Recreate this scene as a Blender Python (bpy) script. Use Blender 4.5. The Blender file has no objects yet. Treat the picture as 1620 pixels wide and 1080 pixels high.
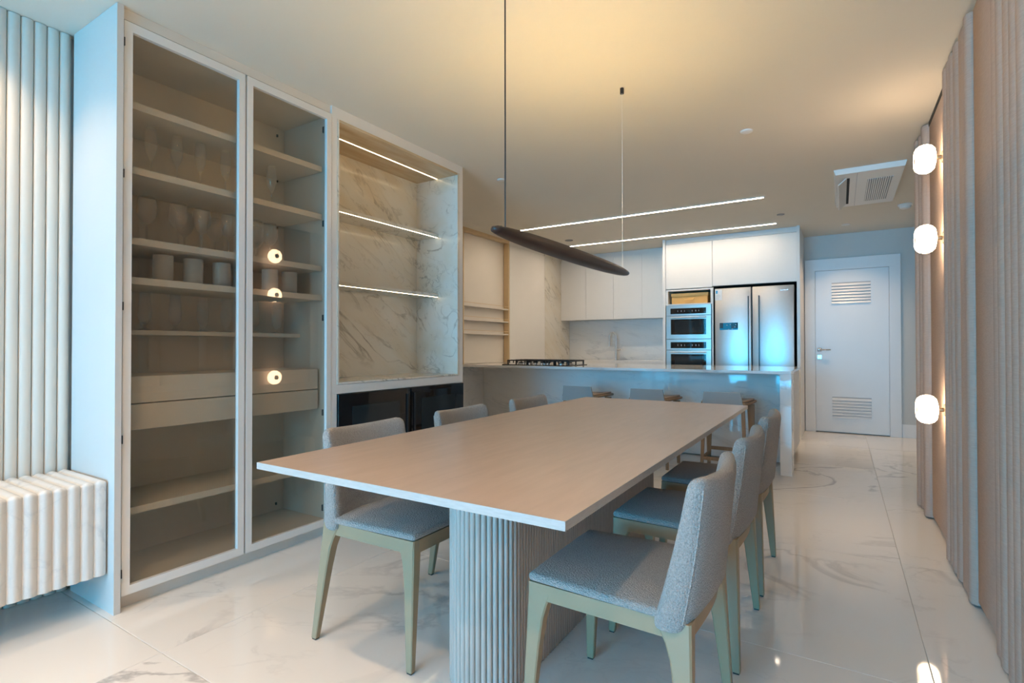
import bpy, math, random
from mathutils import Matrix, Vector
random.seed(7)
SC = bpy.context.scene
COL = SC.collection
PI = math.pi

# ------------------------------------------------------------------ camera
CAMH = 1.13
yaw, pitch, roll = 0.55614, 0.009874, -0.0011166
cy, sy, cp, sp = math.cos(yaw), math.sin(yaw), math.cos(pitch), math.sin(pitch)
fw = Vector((-sy*cp, cy*cp, sp)); rt = Vector((cy, sy, 0)); up = rt.cross(fw)
r2 = rt*math.cos(roll) + up*math.sin(roll); u2 = up*math.cos(roll) - rt*math.sin(roll)
cam = bpy.data.cameras.new('camera'); cam.sensor_width = 36.0; cam.lens = 836.25/1620*36
cam.clip_start = 0.05
camo = bpy.data.objects.new('camera', cam); COL.objects.link(camo)
camo.matrix_world = Matrix(((r2.x, u2.x, -fw.x, 0), (r2.y, u2.y, -fw.y, 0), (r2.z, u2.z, -fw.z, CAMH), (0, 0, 0, 1)))
SC.camera = camo

# ------------------------------------------------------------------ light and exposure
SKY = (0.05, 0.535, 1.0); SKY_S = 27.5
STRIP_S = 66.0; ROOM_FILL_S = 66.0; SCONCE_S = 20.0; PEND_S = 215.0; NICHE_S = 12.0; DOWN_W = 22.0
WARM = (1.0, 0.66, 0.36); WARM2 = (1.0, 0.68, 0.40)
SC.view_settings.view_transform = 'Standard'
SC.view_settings.look = 'None'
SC.view_settings.gamma = 1.0
SC.view_settings.use_curve_mapping = False
SC.view_settings.exposure = 0.02
w = bpy.data.worlds.new('dusk_sky'); SC.world = w; w.use_nodes = True
bg = w.node_tree.nodes['Background']
bg.inputs[1].default_value = SKY_S
_tc = w.node_tree.nodes.new('ShaderNodeTexCoord'); _sx = w.node_tree.nodes.new('ShaderNodeSeparateXYZ')
_mr = w.node_tree.nodes.new('ShaderNodeMapRange'); _mx = w.node_tree.nodes.new('ShaderNodeMix'); _mx.data_type = 'RGBA'
_mr.inputs[1].default_value = -0.55; _mr.inputs[2].default_value = 0.0; _mr.interpolation_type = 'SMOOTHSTEP'
_mx.inputs[6].default_value = (0.02, 0.07, 0.12, 1); _mx.inputs[7].default_value = (*SKY, 1)     # open sea below mirrors less of the even dusk sky the steeper one looks down
w.node_tree.links.new(_tc.outputs['Generated'], _sx.inputs[0]); w.node_tree.links.new(_sx.outputs['Z'], _mr.inputs[0])
w.node_tree.links.new(_mr.outputs[0], _mx.inputs[0]); w.node_tree.links.new(_mx.outputs[2], bg.inputs[0])
SC.cycles.max_bounces = 10; SC.cycles.diffuse_bounces = 5; SC.cycles.glossy_bounces = 5
SC.cycles.transparent_max_bounces = 24; SC.cycles.transmission_bounces = 6
SC.cycles.sample_clamp_indirect = 6.0; SC.cycles.caustics_reflective = False; SC.cycles.caustics_refractive = False
# daylight sampling portal in the window opening behind the camera (it emits nothing itself)
for px_, sx_ in ((-1.29, 3.4),):
    pl = bpy.data.lights.new('window_portal', 'AREA'); pl.shape = 'RECTANGLE'; pl.size = sx_; pl.size_y = 2.45
    pl.cycles.is_portal = True
    po = bpy.data.objects.new('window_portal', pl); COL.objects.link(po)
    po.location = (px_, -5.48, 1.225); po.rotation_euler = (PI/2, 0, 0)   # faces +Y, into the room

# ------------------------------------------------------------------ materials
MATS = {}
def newmat(name):
    m = bpy.data.materials.new(name); m.use_nodes = True; MATS[name] = m
    nt = m.node_tree; b = nt.nodes['Principled BSDF']
    return m, nt, b
def link(nt, a, b): nt.links.new(a, b)
def node(nt, t, **kw):
    n = nt.nodes.new(t)
    for k, v in kw.items(): setattr(n, k, v)
    return n
def plain(name, col, rough=0.5, metal=0.0, spec=None, coat=0.0, var=0.04, vscale=6.0, bump=0.0, bscale=200.0):
    """flat paint or metal with a faint procedural tone variation"""
    m, nt, b = newmat(name)
    b.inputs['Roughness'].default_value = rough; b.inputs['Metallic'].default_value = metal
    if spec is not None: b.inputs['Specular IOR Level'].default_value = spec
    if coat: b.inputs['Coat Weight'].default_value = coat; b.inputs['Coat Roughness'].default_value = 0.05
    g = node(nt, 'ShaderNodeNewGeometry'); n = node(nt, 'ShaderNodeTexNoise')
    n.inputs['Scale'].default_value = vscale; n.inputs['Detail'].default_value = 3
    link(nt, g.outputs['Position'], n.inputs['Vector'])
    mx = node(nt, 'ShaderNodeMix', data_type='RGBA')
    mx.inputs[6].default_value = (*[c*(1-var) for c in col], 1); mx.inputs[7].default_value = (*[min(1, c*(1+var)) for c in col], 1)
    link(nt, n.outputs['Fac'], mx.inputs[0]); link(nt, mx.outputs[2], b.inputs['Base Color'])
    if bump:
        n2 = node(nt, 'ShaderNodeTexNoise'); n2.inputs['Scale'].default_value = bscale; n2.inputs['Detail'].default_value = 2
        link(nt, g.outputs['Position'], n2.inputs['Vector'])
        bp = node(nt, 'ShaderNodeBump'); bp.inputs['Strength'].default_value = bump; bp.inputs['Distance'].default_value = 0.004
        link(nt, n2.outputs['Fac'], bp.inputs['Height']); link(nt, bp.outputs['Normal'], b.inputs['Normal'])
    return m
def marble(name, base, vein, warm, rough=0.08, scale=0.9, rot=(0.3, 0.4, 0.7), width=0.035, amount=0.6,
           stretch=(1, 1, 1), pertile=False, fine=0.35, warmamt=0.35, spec=0.5):
    m, nt, b = newmat(name)
    b.inputs['Roughness'].default_value = rough; b.inputs['Specular IOR Level'].default_value = spec
    g = node(nt, 'ShaderNodeNewGeometry'); vec = g.outputs['Position']
    if pertile:
        oi = node(nt, 'ShaderNodeObjectInfo'); mu = node(nt, 'ShaderNodeMath', operation='MULTIPLY'); mu.inputs[1].default_value = 37.0
        link(nt, oi.outputs['Random'], mu.inputs[0])
        ad = node(nt, 'ShaderNodeVectorMath', operation='ADD'); link(nt, vec, ad.inputs[0]); link(nt, mu.outputs[0], ad.inputs[1]); vec = ad.outputs[0]
    mp = node(nt, 'ShaderNodeMapping', vector_type='TEXTURE'); mp.inputs['Rotation'].default_value = rot; mp.inputs['Scale'].default_value = [1/c for c in stretch]
    link(nt, vec, mp.inputs['Vector'])
    def vnoise(sc, det, dist, wd, seed):
        n = node(nt, 'ShaderNodeTexNoise'); n.inputs['Scale'].default_value = sc; n.inputs['Detail'].default_value = det
        n.inputs['Distortion'].default_value = dist; n.inputs['Roughness'].default_value = 0.55
        o = node(nt, 'ShaderNodeVectorMath', operation='ADD'); o.inputs[1].default_value = (seed, seed*1.7, seed*0.6)
        link(nt, mp.outputs[0], o.inputs[0]); link(nt, o.outputs[0], n.inputs['Vector'])
        s = node(nt, 'ShaderNodeMath', operation='SUBTRACT'); s.inputs[1].default_value = 0.5; link(nt, n.outputs['Fac'], s.inputs[0])
        a = node(nt, 'ShaderNodeMath', operation='ABSOLUTE'); link(nt, s.outputs[0], a.inputs[0])
        r = node(nt, 'ShaderNodeMapRange'); r.inputs[1].default_value = 0; r.inputs[2].default_value = wd; r.inputs[3].default_value = 1; r.inputs[4].default_value = 0
        link(nt, a.outputs[0], r.inputs[0]); return r.outputs[0]
    def mask(sc, lo, hi, seed):
        n = node(nt, 'ShaderNodeTexNoise'); n.inputs['Scale'].default_value = sc; n.inputs['Detail'].default_value = 3
        o = node(nt, 'ShaderNodeVectorMath', operation='ADD'); o.inputs[1].default_value = (seed, seed, seed)
        link(nt, mp.outputs[0], o.inputs[0]); link(nt, o.outputs[0], n.inputs['Vector'])
        r = node(nt, 'ShaderNodeMapRange'); r.inputs[1].default_value = lo; r.inputs[2].default_value = hi
        link(nt, n.outputs['Fac'], r.inputs[0]); return r.outputs[0]
    def mul(a, c):
        k = node(nt, 'ShaderNodeMath', operation='MULTIPLY'); link(nt, a, k.inputs[0])
        if isinstance(c, float): k.inputs[1].default_value = c
        else: link(nt, c, k.inputs[1])
        return k.outputs[0]
    v1 = mul(mul(vnoise(scale, 7, 0.9, width, 3.1), mask(scale*0.8, 0.46, 0.66, 11.0)), amount)
    v2 = mul(mul(vnoise(scale*3.1, 6, 0.6, width*0.9, 8.3), mask(scale*1.6, 0.50, 0.70, 5.0)), fine)
    wm = mul(mask(scale*0.9, 0.45, 0.75, 21.0), warmamt)
    m0 = node(nt, 'ShaderNodeMix', data_type='RGBA'); m0.inputs[6].default_value = (*base, 1); m0.inputs[7].default_value = (*warm, 1); link(nt, wm, m0.inputs[0])
    m1 = node(nt, 'ShaderNodeMix', data_type='RGBA'); m1.inputs[7].default_value = (*vein, 1); link(nt, m0.outputs[2], m1.inputs[6]); link(nt, v1, m1.inputs[0])
    m2 = node(nt, 'ShaderNodeMix', data_type='RGBA'); m2.inputs[7].default_value = (*[v*1.1 for v in vein], 1); link(nt, m1.outputs[2], m2.inputs[6]); link(nt, v2, m2.inputs[0])
    link(nt, m2.outputs[2], b.inputs['Base Color'])
    return m
def emit(name, col, s):
    m, nt, b = newmat(name); nt.nodes.remove(b)
    e = node(nt, 'ShaderNodeEmission'); e.inputs[0].default_value = (*col, 1); e.inputs[1].default_value = s
    link(nt, e.outputs[0], nt.nodes['Material Output'].inputs[0]); return m
def thin_glass(name, tint, refl=1.0, rough=0.0, ior=1.5, haze=0.0):
    """a single thin pane: tinted see-through plus mirror reflection by Fresnel"""
    m, nt, b = newmat(name); nt.nodes.remove(b)
    t = node(nt, 'ShaderNodeBsdfTransparent'); t.inputs[0].default_value = (*tint, 1)
    g = node(nt, 'ShaderNodeBsdfGlossy'); g.inputs['Color'].default_value = (refl, refl, refl, 1); g.inputs['Roughness'].default_value = rough
    f = node(nt, 'ShaderNodeFresnel'); ge = node(nt, 'ShaderNodeNewGeometry')
    iv = node(nt, 'ShaderNodeMapRange'); iv.inputs[3].default_value = ior; iv.inputs[4].default_value = 1/ior   # thin sheet: no total reflection on the far face
    link(nt, ge.outputs['Backfacing'], iv.inputs[0]); link(nt, iv.outputs[0], f.inputs[0])
    mx = node(nt, 'ShaderNodeMixShader'); link(nt, f.outputs[0], mx.inputs[0]); link(nt, t.outputs[0], mx.inputs[1]); link(nt, g.outputs[0], mx.inputs[2])
    out = mx.outputs[0]
    if haze:                                   # whitish body of cut tumblers; in clear glass it paints lightness for missing highlights
        d = node(nt, 'ShaderNodeBsdfTranslucent'); d.inputs[0].default_value = (0.9, 0.92, 0.94, 1)
        d2 = node(nt, 'ShaderNodeBsdfDiffuse'); d2.inputs[0].default_value = (0.9, 0.92, 0.94, 1)
        a = node(nt, 'ShaderNodeMixShader'); link(nt, d.outputs[0], a.inputs[1]); link(nt, d2.outputs[0], a.inputs[2])
        m3 = node(nt, 'ShaderNodeMixShader'); m3.inputs[0].default_value = haze; link(nt, out, m3.inputs[1]); link(nt, a.outputs[0], m3.inputs[2]); out = m3.outputs[0]
    link(nt, out, nt.nodes['Material Output'].inputs[0]); return m
def fabric(name, col, col2, bump=0.9, scale=170.0):
    m, nt, b = newmat(name)
    b.inputs['Roughness'].default_value = 0.95; b.inputs['Specular IOR Level'].default_value = 0.15
    b.inputs['Sheen Weight'].default_value = 0.25; b.inputs['Sheen Roughness'].default_value = 0.5
    tc = node(nt, 'ShaderNodeTexCoord'); n = node(nt, 'ShaderNodeTexNoise')
    n.inputs['Scale'].default_value = scale; n.inputs['Detail'].default_value = 3; n.inputs['Distortion'].default_value = 1.2
    v = node(nt, 'ShaderNodeTexVoronoi'); v.inputs['Scale'].default_value = scale*0.9
    link(nt, tc.outputs['Object'], n.inputs['Vector']); link(nt, tc.outputs['Object'], v.inputs['Vector'])
    mx = node(nt, 'ShaderNodeMix', data_type='RGBA'); mx.inputs[6].default_value = (*col, 1); mx.inputs[7].default_value = (*col2, 1)
    r = node(nt, 'ShaderNodeMapRange'); r.inputs[1].default_value = 0.35; r.inputs[2].default_value = 0.65; link(nt, n.outputs['Fac'], r.inputs[0])
    link(nt, r.outputs[0], mx.inputs[0]); link(nt, mx.outputs[2], b.inputs['Base Color'])
    ad = node(nt, 'ShaderNodeMath', operation='SUBTRACT'); link(nt, n.outputs['Fac'], ad.inputs[0]); link(nt, v.outputs['Distance'], ad.inputs[1])
    bp = node(nt, 'ShaderNodeBump'); bp.inputs['Strength'].default_value = bump; bp.inputs['Distance'].default_value = 0.005
    link(nt, ad.outputs[0], bp.inputs['Height']); link(nt, bp.outputs['Normal'], b.inputs['Normal'])
    return m
def streaky(name, c1, c2, stretch, rough=0.4, scale=1.0, bump=0.0, metal=0.0, spec=0.5):
    """grain or weave: noise pulled long in one direction"""
    m, nt, b = newmat(name); b.inputs['Roughness'].default_value = rough; b.inputs['Metallic'].default_value = metal
    b.inputs['Specular IOR Level'].default_value = spec
    g = node(nt, 'ShaderNodeNewGeometry'); mp = node(nt, 'ShaderNodeMapping'); mp.inputs['Scale'].default_value = stretch
    link(nt, g.outputs['Position'], mp.inputs[0])
    n = node(nt, 'ShaderNodeTexNoise'); n.inputs['Scale'].default_value = scale; n.inputs['Detail'].default_value = 5; link(nt, mp.outputs[0], n.inputs['Vector'])
    r = node(nt, 'ShaderNodeMapRange'); r.inputs[1].default_value = 0.3; r.inputs[2].default_value = 0.7; link(nt, n.outputs['Fac'], r.inputs[0])
    mx = node(nt, 'ShaderNodeMix', data_type='RGBA'); mx.inputs[6].default_value = (*c1, 1); mx.inputs[7].default_value = (*c2, 1)
    link(nt, r.outputs[0], mx.inputs[0]); link(nt, mx.outputs[2], b.inputs['Base Color'])
    if bump:
        bp = node(nt, 'ShaderNodeBump'); bp.inputs['Strength'].default_value = bump; bp.inputs['Distance'].default_value = 0.002
        link(nt, n.outputs['Fac'], bp.inputs['Height']); link(nt, bp.outputs['Normal'], b.inputs['Normal'])
    return m

plain('ceiling_paint', (0.72, 0.68, 0.60), 0.8, var=0.02, vscale=1.5, spec=0.2)
plain('wall_paint', (0.62, 0.63, 0.62), 0.75, var=0.02, vscale=1.5, spec=0.2)
plain('white_lacquer', (0.76, 0.74, 0.71), 0.35, var=0.015)
plain('panel_lacquer', (0.60, 0.575, 0.54), 0.4, var=0.02)
plain('warm_lacquer', (0.70, 0.66, 0.60), 0.4, var=0.02)
plain('interior_board', (0.68, 0.665, 0.63), 0.5, var=0.02)
plain('door_white', (0.80, 0.82, 0.84), 0.35, var=0.01)
plain('tan_board', (0.62, 0.47, 0.28), 0.5, var=0.05, vscale=12)
plain('olive_lacquer', (0.325, 0.25, 0.155), 0.45, var=0.05, vscale=9, spec=0.4)
plain('black_plastic', (0.012, 0.012, 0.013), 0.4, var=0.1)
plain('dark_gap', (0.02, 0.02, 0.02), 0.8, var=0.1)
plain('black_glass', (0.006, 0.006, 0.008), 0.03, var=0.1, coat=0.3)
plain('window_glass_dark', (0.016, 0.024, 0.03), 0.05, var=0.2)
plain('brushed_steel', (0.62, 0.60, 0.58), 0.38, metal=1.0, var=0.03, vscale=30)
plain('oven_steel', (0.60, 0.55, 0.51), 0.3, metal=0.85, var=0.03, vscale=30)
plain('dark_steel', (0.05, 0.055, 0.06), 0.3, metal=0.8, var=0.05)
plain('chrome', (0.7, 0.7, 0.72), 0.12, metal=1.0, var=0.02)
plain('bronze', (0.16, 0.12, 0.08), 0.35, metal=0.9, var=0.05)
plain('orange_board', (0.72, 0.40, 0.11), 0.55, var=0.04, vscale=20)
plain('orange_lid', (0.78, 0.47, 0.15), 0.55, var=0.04, vscale=20)
plain('plastic_white', (0.80, 0.79, 0.76), 0.4, var=0.015)
plain('cast_iron', (0.015, 0.015, 0.016), 0.45, var=0.15, vscale=40)
plain('sticker_paper', (0.78, 0.80, 0.82), 0.6, var=0.02)
plain('sticker_blue', (0.03, 0.32, 0.62), 0.6, var=0.02)
plain('print_grey', (0.45, 0.47, 0.5), 0.6, var=0.02)
plain('stool_grey', (0.30, 0.31, 0.31), 0.5, var=0.03)
plain('stool_seat', (0.34, 0.24, 0.16), 0.5, var=0.06, vscale=15)
plain('plate_grey', (0.20, 0.20, 0.20), 0.4, var=0.05)
plain('window_frame_white', (0.75, 0.75, 0.75), 0.4, var=0.02)
plain('grout', (0.50, 0.47, 0.43), 0.7, var=0.05)
marble('floor_marble', (0.80, 0.775, 0.745), (0.33, 0.32, 0.32), (0.78, 0.73, 0.66), rough=0.045, scale=0.75, rot=(0, 0, 0.5), width=0.022,
       amount=0.75, pertile=True, fine=0.30, warmamt=0.4, stretch=(1.0, 1.7, 1.0))
marble('niche_marble', (0.72, 0.695, 0.63), (0.20, 0.17, 0.13), (0.63, 0.52, 0.35), rough=0.14, scale=1.7, rot=(-0.6, 0.35, 0.1), width=0.030,
       amount=0.75, stretch=(2.4, 0.55, 3.4), fine=0.6, warmamt=0.6)
streaky('niche_travertine', (0.50, 0.37, 0.22), (0.62, 0.50, 0.34), (9, 1.3, 9), rough=0.2, scale=2.2)
marble('island_marble', (0.76, 0.76, 0.75), (0.38, 0.40, 0.42), (0.70, 0.63, 0.53), rough=0.045, scale=1.3, rot=(0.0, 0.22, 0.0), width=0.03,
       amount=0.6, stretch=(0.8, 1.0, 3.2), fine=0.45, warmamt=0.3)
marble('bench_marble', (0.70, 0.675, 0.64), (0.45, 0.45, 0.46), (0.82, 0.79, 0.75), rough=0.25, scale=3.0, rot=(0.3, 0.5, 0.2), width=0.05,
       amount=0.55, fine=0.5, warmamt=0.2)
fabric('boucle', (0.305, 0.285, 0.265), (0.425, 0.40, 0.375), scale=230.0)
streaky('table_wood', (0.385, 0.30, 0.245), (0.435, 0.34, 0.28), (9, 1.2, 9), rough=0.32, scale=4.0, bump=0.02)
streaky('edge_wood', (0.40, 0.385, 0.365), (0.46, 0.445, 0.42), (9, 9, 60), rough=0.4, scale=4.0)
streaky('pedestal_wood', (0.42, 0.36, 0.315), (0.49, 0.42, 0.37), (20, 20, 2), rough=0.5, scale=3.0)
streaky('pendant_wood', (0.030, 0.016, 0.013), (0.050, 0.027, 0.021), (30, 2, 30), rough=0.38, scale=3.0)
streaky('stool_wood', (0.24, 0.155, 0.085), (0.31, 0.205, 0.12), (20, 20, 3), rough=0.5, scale=3.0)
streaky('linen_panel', (0.46, 0.345, 0.285), (0.53, 0.405, 0.335), (14, 14, 160), rough=0.9, scale=2.2, bump=0.25, spec=0.15)
plain('flute_white', (0.66, 0.625, 0.56), 0.55, var=0.015)
emit('led_white', (1.0, 0.80, 0.59), STRIP_S)
emit('led_room_fill', (1.0, 0.66, 0.40), ROOM_FILL_S)  # glow of the two added strips behind the camera
emit('led_warm', (1.0, 0.80, 0.52), NICHE_S)
emit('led_amber', (1.0, 0.66, 0.25), PEND_S)
emit('opal_lit', (1.0, 0.74, 0.47), SCONCE_S)
emit('downlight_lit', WARM2, 14.0)
emit('oven_display', (0.7, 0.85, 1.0), 0.35)
emit('fridge_screen', (0.02, 0.22, 0.42), 0.8)
thin_glass('bronze_glass', (0.90, 0.87, 0.82), 1.0)
thin_glass('clear_glass', (0.99, 0.99, 0.99), 1.0, ior=1.5, haze=0.06)
thin_glass('tumbler_glass', (0.97, 0.98, 0.99), 1.0, rough=0.08, ior=1.5, haze=0.42)
thin_glass('pane_glass', (0.97, 0.98, 0.98), 1.0)

# ------------------------------------------------------------------ geometry helpers
ORI = {}                                   # world origin of every thing
def mesh(name, vf, mat, smooth=0):
    me = bpy.data.meshes.new(name); me.from_pydata([tuple(v) for v in vf[0]], [], vf[1]); me.update()
    me.materials.append(MATS[mat])
    if smooth:
        me.shade_smooth(); me.set_sharp_from_angle(angle=math.radians(smooth))
    return me
def mk(name, vf, mat, parent=None, smooth=0):
    """one mesh object; world-space verts; a part shares its thing's origin"""
    vs, fs = vf
    if parent is not None: o = ORI[parent.name]
    else:
        xs = [v[0] for v in vs]; ys = [v[1] for v in vs]; zs = [v[2] for v in vs]
        o = ((min(xs)+max(xs))/2, (min(ys)+max(ys))/2, min(zs))
    me = mesh(name, ([(v[0]-o[0], v[1]-o[1], v[2]-o[2]) for v in vs], fs), mat, smooth)
    ob = bpy.data.objects.new(name, me); COL.objects.link(ob)
    if parent is not None: ob.parent = parent
    else: ob.location = o
    ORI[ob.name] = o
    return ob
def tag(o, label=None, cat=None, group=None, kind=None):
    if label: o['label'] = label
    if cat: o['category'] = cat
    if group: o['group'] = group
    if kind: o['kind'] = kind
    return o
def thing(name, loc, label=None, cat=None, group=None, kind=None):
    o = bpy.data.objects.new(name, None); COL.objects.link(o); o.location = loc; o.empty_display_size = 0.1
    ORI[o.name] = tuple(loc); return tag(o, label, cat, group, kind)
def share(name, me, loc, parent, rz=0.0):
    """a piece that shares mesh data; loc is in world space"""
    ob = bpy.data.objects.new(name, me); COL.objects.link(ob); ob.parent = parent
    p = ORI[parent.name]; ob.location = (loc[0]-p[0], loc[1]-p[1], loc[2]-p[2]); ob.rotation_euler = (0, 0, rz)
    ORI[ob.name] = p
    return ob
def copy_tree(o, parent=None):
    c = o.copy(); COL.objects.link(c); c.parent = parent
    for ch in list(o.children): copy_tree(ch, c)
    return c
def box(x0, x1, y0, y1, z0, z1, b=0.0):
    if b <= 0:
        v = [(x, y, z) for z in (z0, z1) for y in (y0, y1) for x in (x0, x1)]
        return v, [(0, 2, 3, 1), (4, 5, 7, 6), (0, 1, 5, 4), (2, 6, 7, 3), (0, 4, 6, 2), (1, 3, 7, 5)]
    return rbox((x0+x1)/2, (y0+y1)/2, (z0+z1)/2, abs(x1-x0)/2, abs(y1-y0)/2, abs(z1-z0)/2, b, (), None)
def rbox(cx, cy_, cz, hx, hy, hz, r, mid=(0.4,), fn=None, cuts=(0, 0, 0)):
    """box with rounded edges; fn deforms the local points"""
    r = min(r, hx*0.999, hy*0.999, hz*0.999)
    def ax(h, n):
        a = [-h] + [-h + r*m for m in mid] + [-h + r]
        inner = [(-h+r) + (2*h-2*r)*i/(n+1) for i in range(1, n+1)] if n else []
        return a + inner + [-x for x in reversed(a)]
    A = [ax(hx, cuts[0]), ax(hy, cuts[1]), ax(hz, cuts[2])]
    H = (hx, hy, hz); V = []; idx = {}; F = []
    def vid(p):
        k = tuple(round(c, 6) for c in p)
        if k not in idx:
            q = [max(-(H[i]-r), min(H[i]-r, p[i])) for i in range(3)]
            d = [p[i]-q[i] for i in range(3)]; l = math.sqrt(sum(c*c for c in d)) or 1
            s = [q[i] + d[i]/l*r for i in range(3)]
            if fn: s = fn(*s)
            idx[k] = len(V); V.append((s[0]+cx, s[1]+cy_, s[2]+cz))
        return idx[k]
    for axis in range(3):
        a, c = (axis+1) % 3, (axis+2) % 3
        for sgn in (-1, 1):
            for i in range(len(A[a])-1):
                for j in range(len(A[c])-1):
                    q = []
                    for (ii, jj) in ((i, j), (i+1, j), (i+1, j+1), (i, j+1)):
                        p = [0, 0, 0]; p[axis] = sgn*H[axis]; p[a] = A[a][ii]; p[c] = A[c][jj]; q.append(vid(p))
                    F.append(tuple(q if sgn > 0 else reversed(q)))
    return V, F
def join(*vfs):
    V = []; F = []
    for v, f in vfs:
        n = len(V); V += list(v); F += [tuple(i+n for i in q) for q in f]
    return V, F
def loft(rings, caps=True):
    n = len(rings[0]); V = [p for r in rings for p in r]; F = []
    for i in range(len(rings)-1):
        for j in range(n):
            a = i*n+j; b = i*n+(j+1) % n; F.append((a, b, b+n, a+n))
    if caps:
        F.append(tuple(reversed(range(n)))); F.append(tuple(range((len(rings)-1)*n, len(rings)*n)))
    return V, F
def lathe(prof, cx=0, cy_=0, cz=0, n=20):
    rings = [[(cx+r*math.cos(2*PI*k/n), cy_+r*math.sin(2*PI*k/n), cz+z) for k in range(n)] for r, z in prof]
    return loft(rings, True)
def cyl(cx, cy_, z0, z1, r, n=20): return lathe([(r, z0), (r, z1)], cx, cy_, 0, n)
def tube(pts, r, n=8):
    pts = [Vector(p) for p in pts]; rings = []; prev = None
    for i, p in enumerate(pts):
        d = (pts[min(i+1, len(pts)-1)] - pts[max(i-1, 0)]).normalized()
        if prev is None:
            a = Vector((0, 0, 1)) if abs(d.z) < 0.9 else Vector((1, 0, 0)); u = d.cross(a).normalized()
        else: u = (prev - d*prev.dot(d)).normalized()
        prev = u; v = d.cross(u)
        rr = r[i] if isinstance(r, (list, tuple)) else r
        rings.append([tuple(p + u*rr*math.cos(2*PI*k/n) + v*rr*math.sin(2*PI*k/n)) for k in range(n)])
    return loft(rings)
def xmap(vf, f): return [f(*v) for v in vf[0]], vf[1]

# room numbers (metres; camera stands at x=0, y=0)
H = 2.6; XW = -3.08; XK = -3.90; YB = 8.13; YF = -5.50; XP = 0.50; XF = -2.617

# ------------------------------------------------------------------ structure
fl = thing('floor', (-1.5, 2.9, 0), kind='structure')
mk('floor_screed', box(-4.1, 1.2, YF-0.2, YB+0.1, -0.08, -0.0035), 'grout', fl)
tile_me = {}
def tile(x0, x1, y0, y1):
    g = 0.0009; k = (round(x1-x0, 3), round(y1-y0, 3))
    if k not in tile_me:
        hx, hy = k[0]/2-g, k[1]/2-g; e = 0.0012
        v = [(-hx, -hy, -0.009), (hx, -hy, -0.009), (hx, hy, -0.009), (-hx, hy, -0.009), (-hx, -hy, -e), (hx, -hy, -e), (hx, hy, -e), (-hx, hy, -e),
             (-hx+e, -hy+e, 0), (hx-e, -hy+e, 0), (hx-e, hy-e, 0), (-hx+e, hy-e, 0)]
        f = [(0, 3, 2, 1)] + [(i, (i+1) % 4, (i+1) % 4+4, i+4) for i in range(4)] + [(i+4, (i+1) % 4+4, (i+1) % 4+8, i+8) for i in range(4)] + [(8, 9, 10, 11)]
        tile_me[k] = mesh('tile', (v, f), 'floor_marble')
    share('tile', tile_me[k], ((x0+x1)/2, (y0+y1)/2, 0), fl)
gx = [-4.1, -3.34, -2.14, -0.94, 0.26, 1.2]
gy = [YF-0.2, -5.09, -3.875, -2.66, -1.445, -0.23, 0.985, 2.2, 3.415, 4.63, 5.845, 7.06, YB+0.1]
for i in range(5):
    for j in range(len(gy)-1): tile(gx[i], gx[i+1], gy[j], gy[j+1])

tag(mk('ceiling', box(-4.1, 1.3, YF-0.2, YB+0.1, H, H+0.1), 'ceiling_paint'), kind='structure')
wl = thing('wall_left', (XW, 1.0, 0), kind='structure')
mk('wall_surface', box(-3.25, XW-0.025, YF-0.1, 3.44, 0, H), 'wall_paint', wl)
mk('wall_surface', box(-4.1, -3.1, 3.30, 3.40, 0, H), 'wall_paint', wl)
mk('wall_surface', box(-4.15, -4.0, 3.40, YB, 0, H), 'wall_paint', wl)
mk('marble_panel', box(-4.0, -3.986, 4.2, 5.699, 0, 0.884), 'island_marble', wl)
mp_ = mk('marble_panel', box(-4.0, XK, 7.245, YB-0.012, 0.905, H), 'niche_marble', wl)
wb = thing('wall_back', (-1.5, YB, 0), kind='structure')
mk('wall_surface', box(-4.1, -0.40, YB, YB+0.1, 0, H), 'wall_paint', wb)
mk('wall_surface', box(0.63, 1.2, YB, YB+0.1, 0, H), 'wall_paint', wb)
mk('wall_surface', box(-0.40, 0.63, YB, YB+0.1, 2.26, H), 'wall_paint', wb)
mk('wall_surface', box(-0.40, 0.63, YB+0.05, YB+0.1, 0, 2.26), 'wall_paint', wb)
mk('backsplash_panel', box(XK+0.002, -2.08, YB-0.012, YB-0.0005, 0.925, 1.56), 'island_marble', wb)
wr = thing('wall_right', (0.55, 1.2, 0), kind='structure')
mk('wall_surface', box(0.535, 0.66, YF-0.1, 4.78, 0, H), 'linen_panel', wr)
mk('wall_surface', box(0.66, 1.2, 4.68, 4.78, 0, H), 'wall_paint', wr)
mk('wall_surface', box(1.1, 1.2, 4.78, YB, 0, H), 'wall_paint', wr)
wf = thing('wall_front', (-1.3, YF, 0), kind='structure')
for x0, x1 in ((-3.25, -3.0), (0.42, 0.66)): mk('wall_surface', box(x0, x1, YF-0.15, YF, 0, H), 'wall_paint', wf)
mk('wall_surface', box(-3.0, 0.42, YF-0.15, YF, 2.45, H), 'wall_paint', wf)
tag(mk('baseboard_back', box(0.64, 1.1, YB-0.018, YB, 0, 0.165, 0.003), 'door_white'), kind='structure')

# window behind the camera: sliding glass doors
for wn, (wx0, wx1) in enumerate(((-3.0, 0.42),)):
    win = thing('window_%d' % (wn+1), ((wx0+wx1)/2, YF-0.06, 0), kind='structure'); xm = (wx0+wx1)/2
    for x in (wx0, xm-0.025, wx1-0.05): mk('frame_post', box(x, x+0.05, YF-0.10, YF-0.02, 0, 2.45), 'window_frame_white', win)
    for z0, z1 in ((0.0, 0.05), (2.40, 2.45)): mk('frame_rail', box(wx0+0.05, wx1-0.05, YF-0.099, YF-0.021, z0, z1), 'window_frame_white', win)
    for x0, x1 in ((wx0+0.05, xm-0.025), (xm+0.025, wx1-0.05)): mk('pane', box(x0, x1, YF-0.064, YF-0.058, 0.05, 2.40), 'pane_glass', win)

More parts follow.
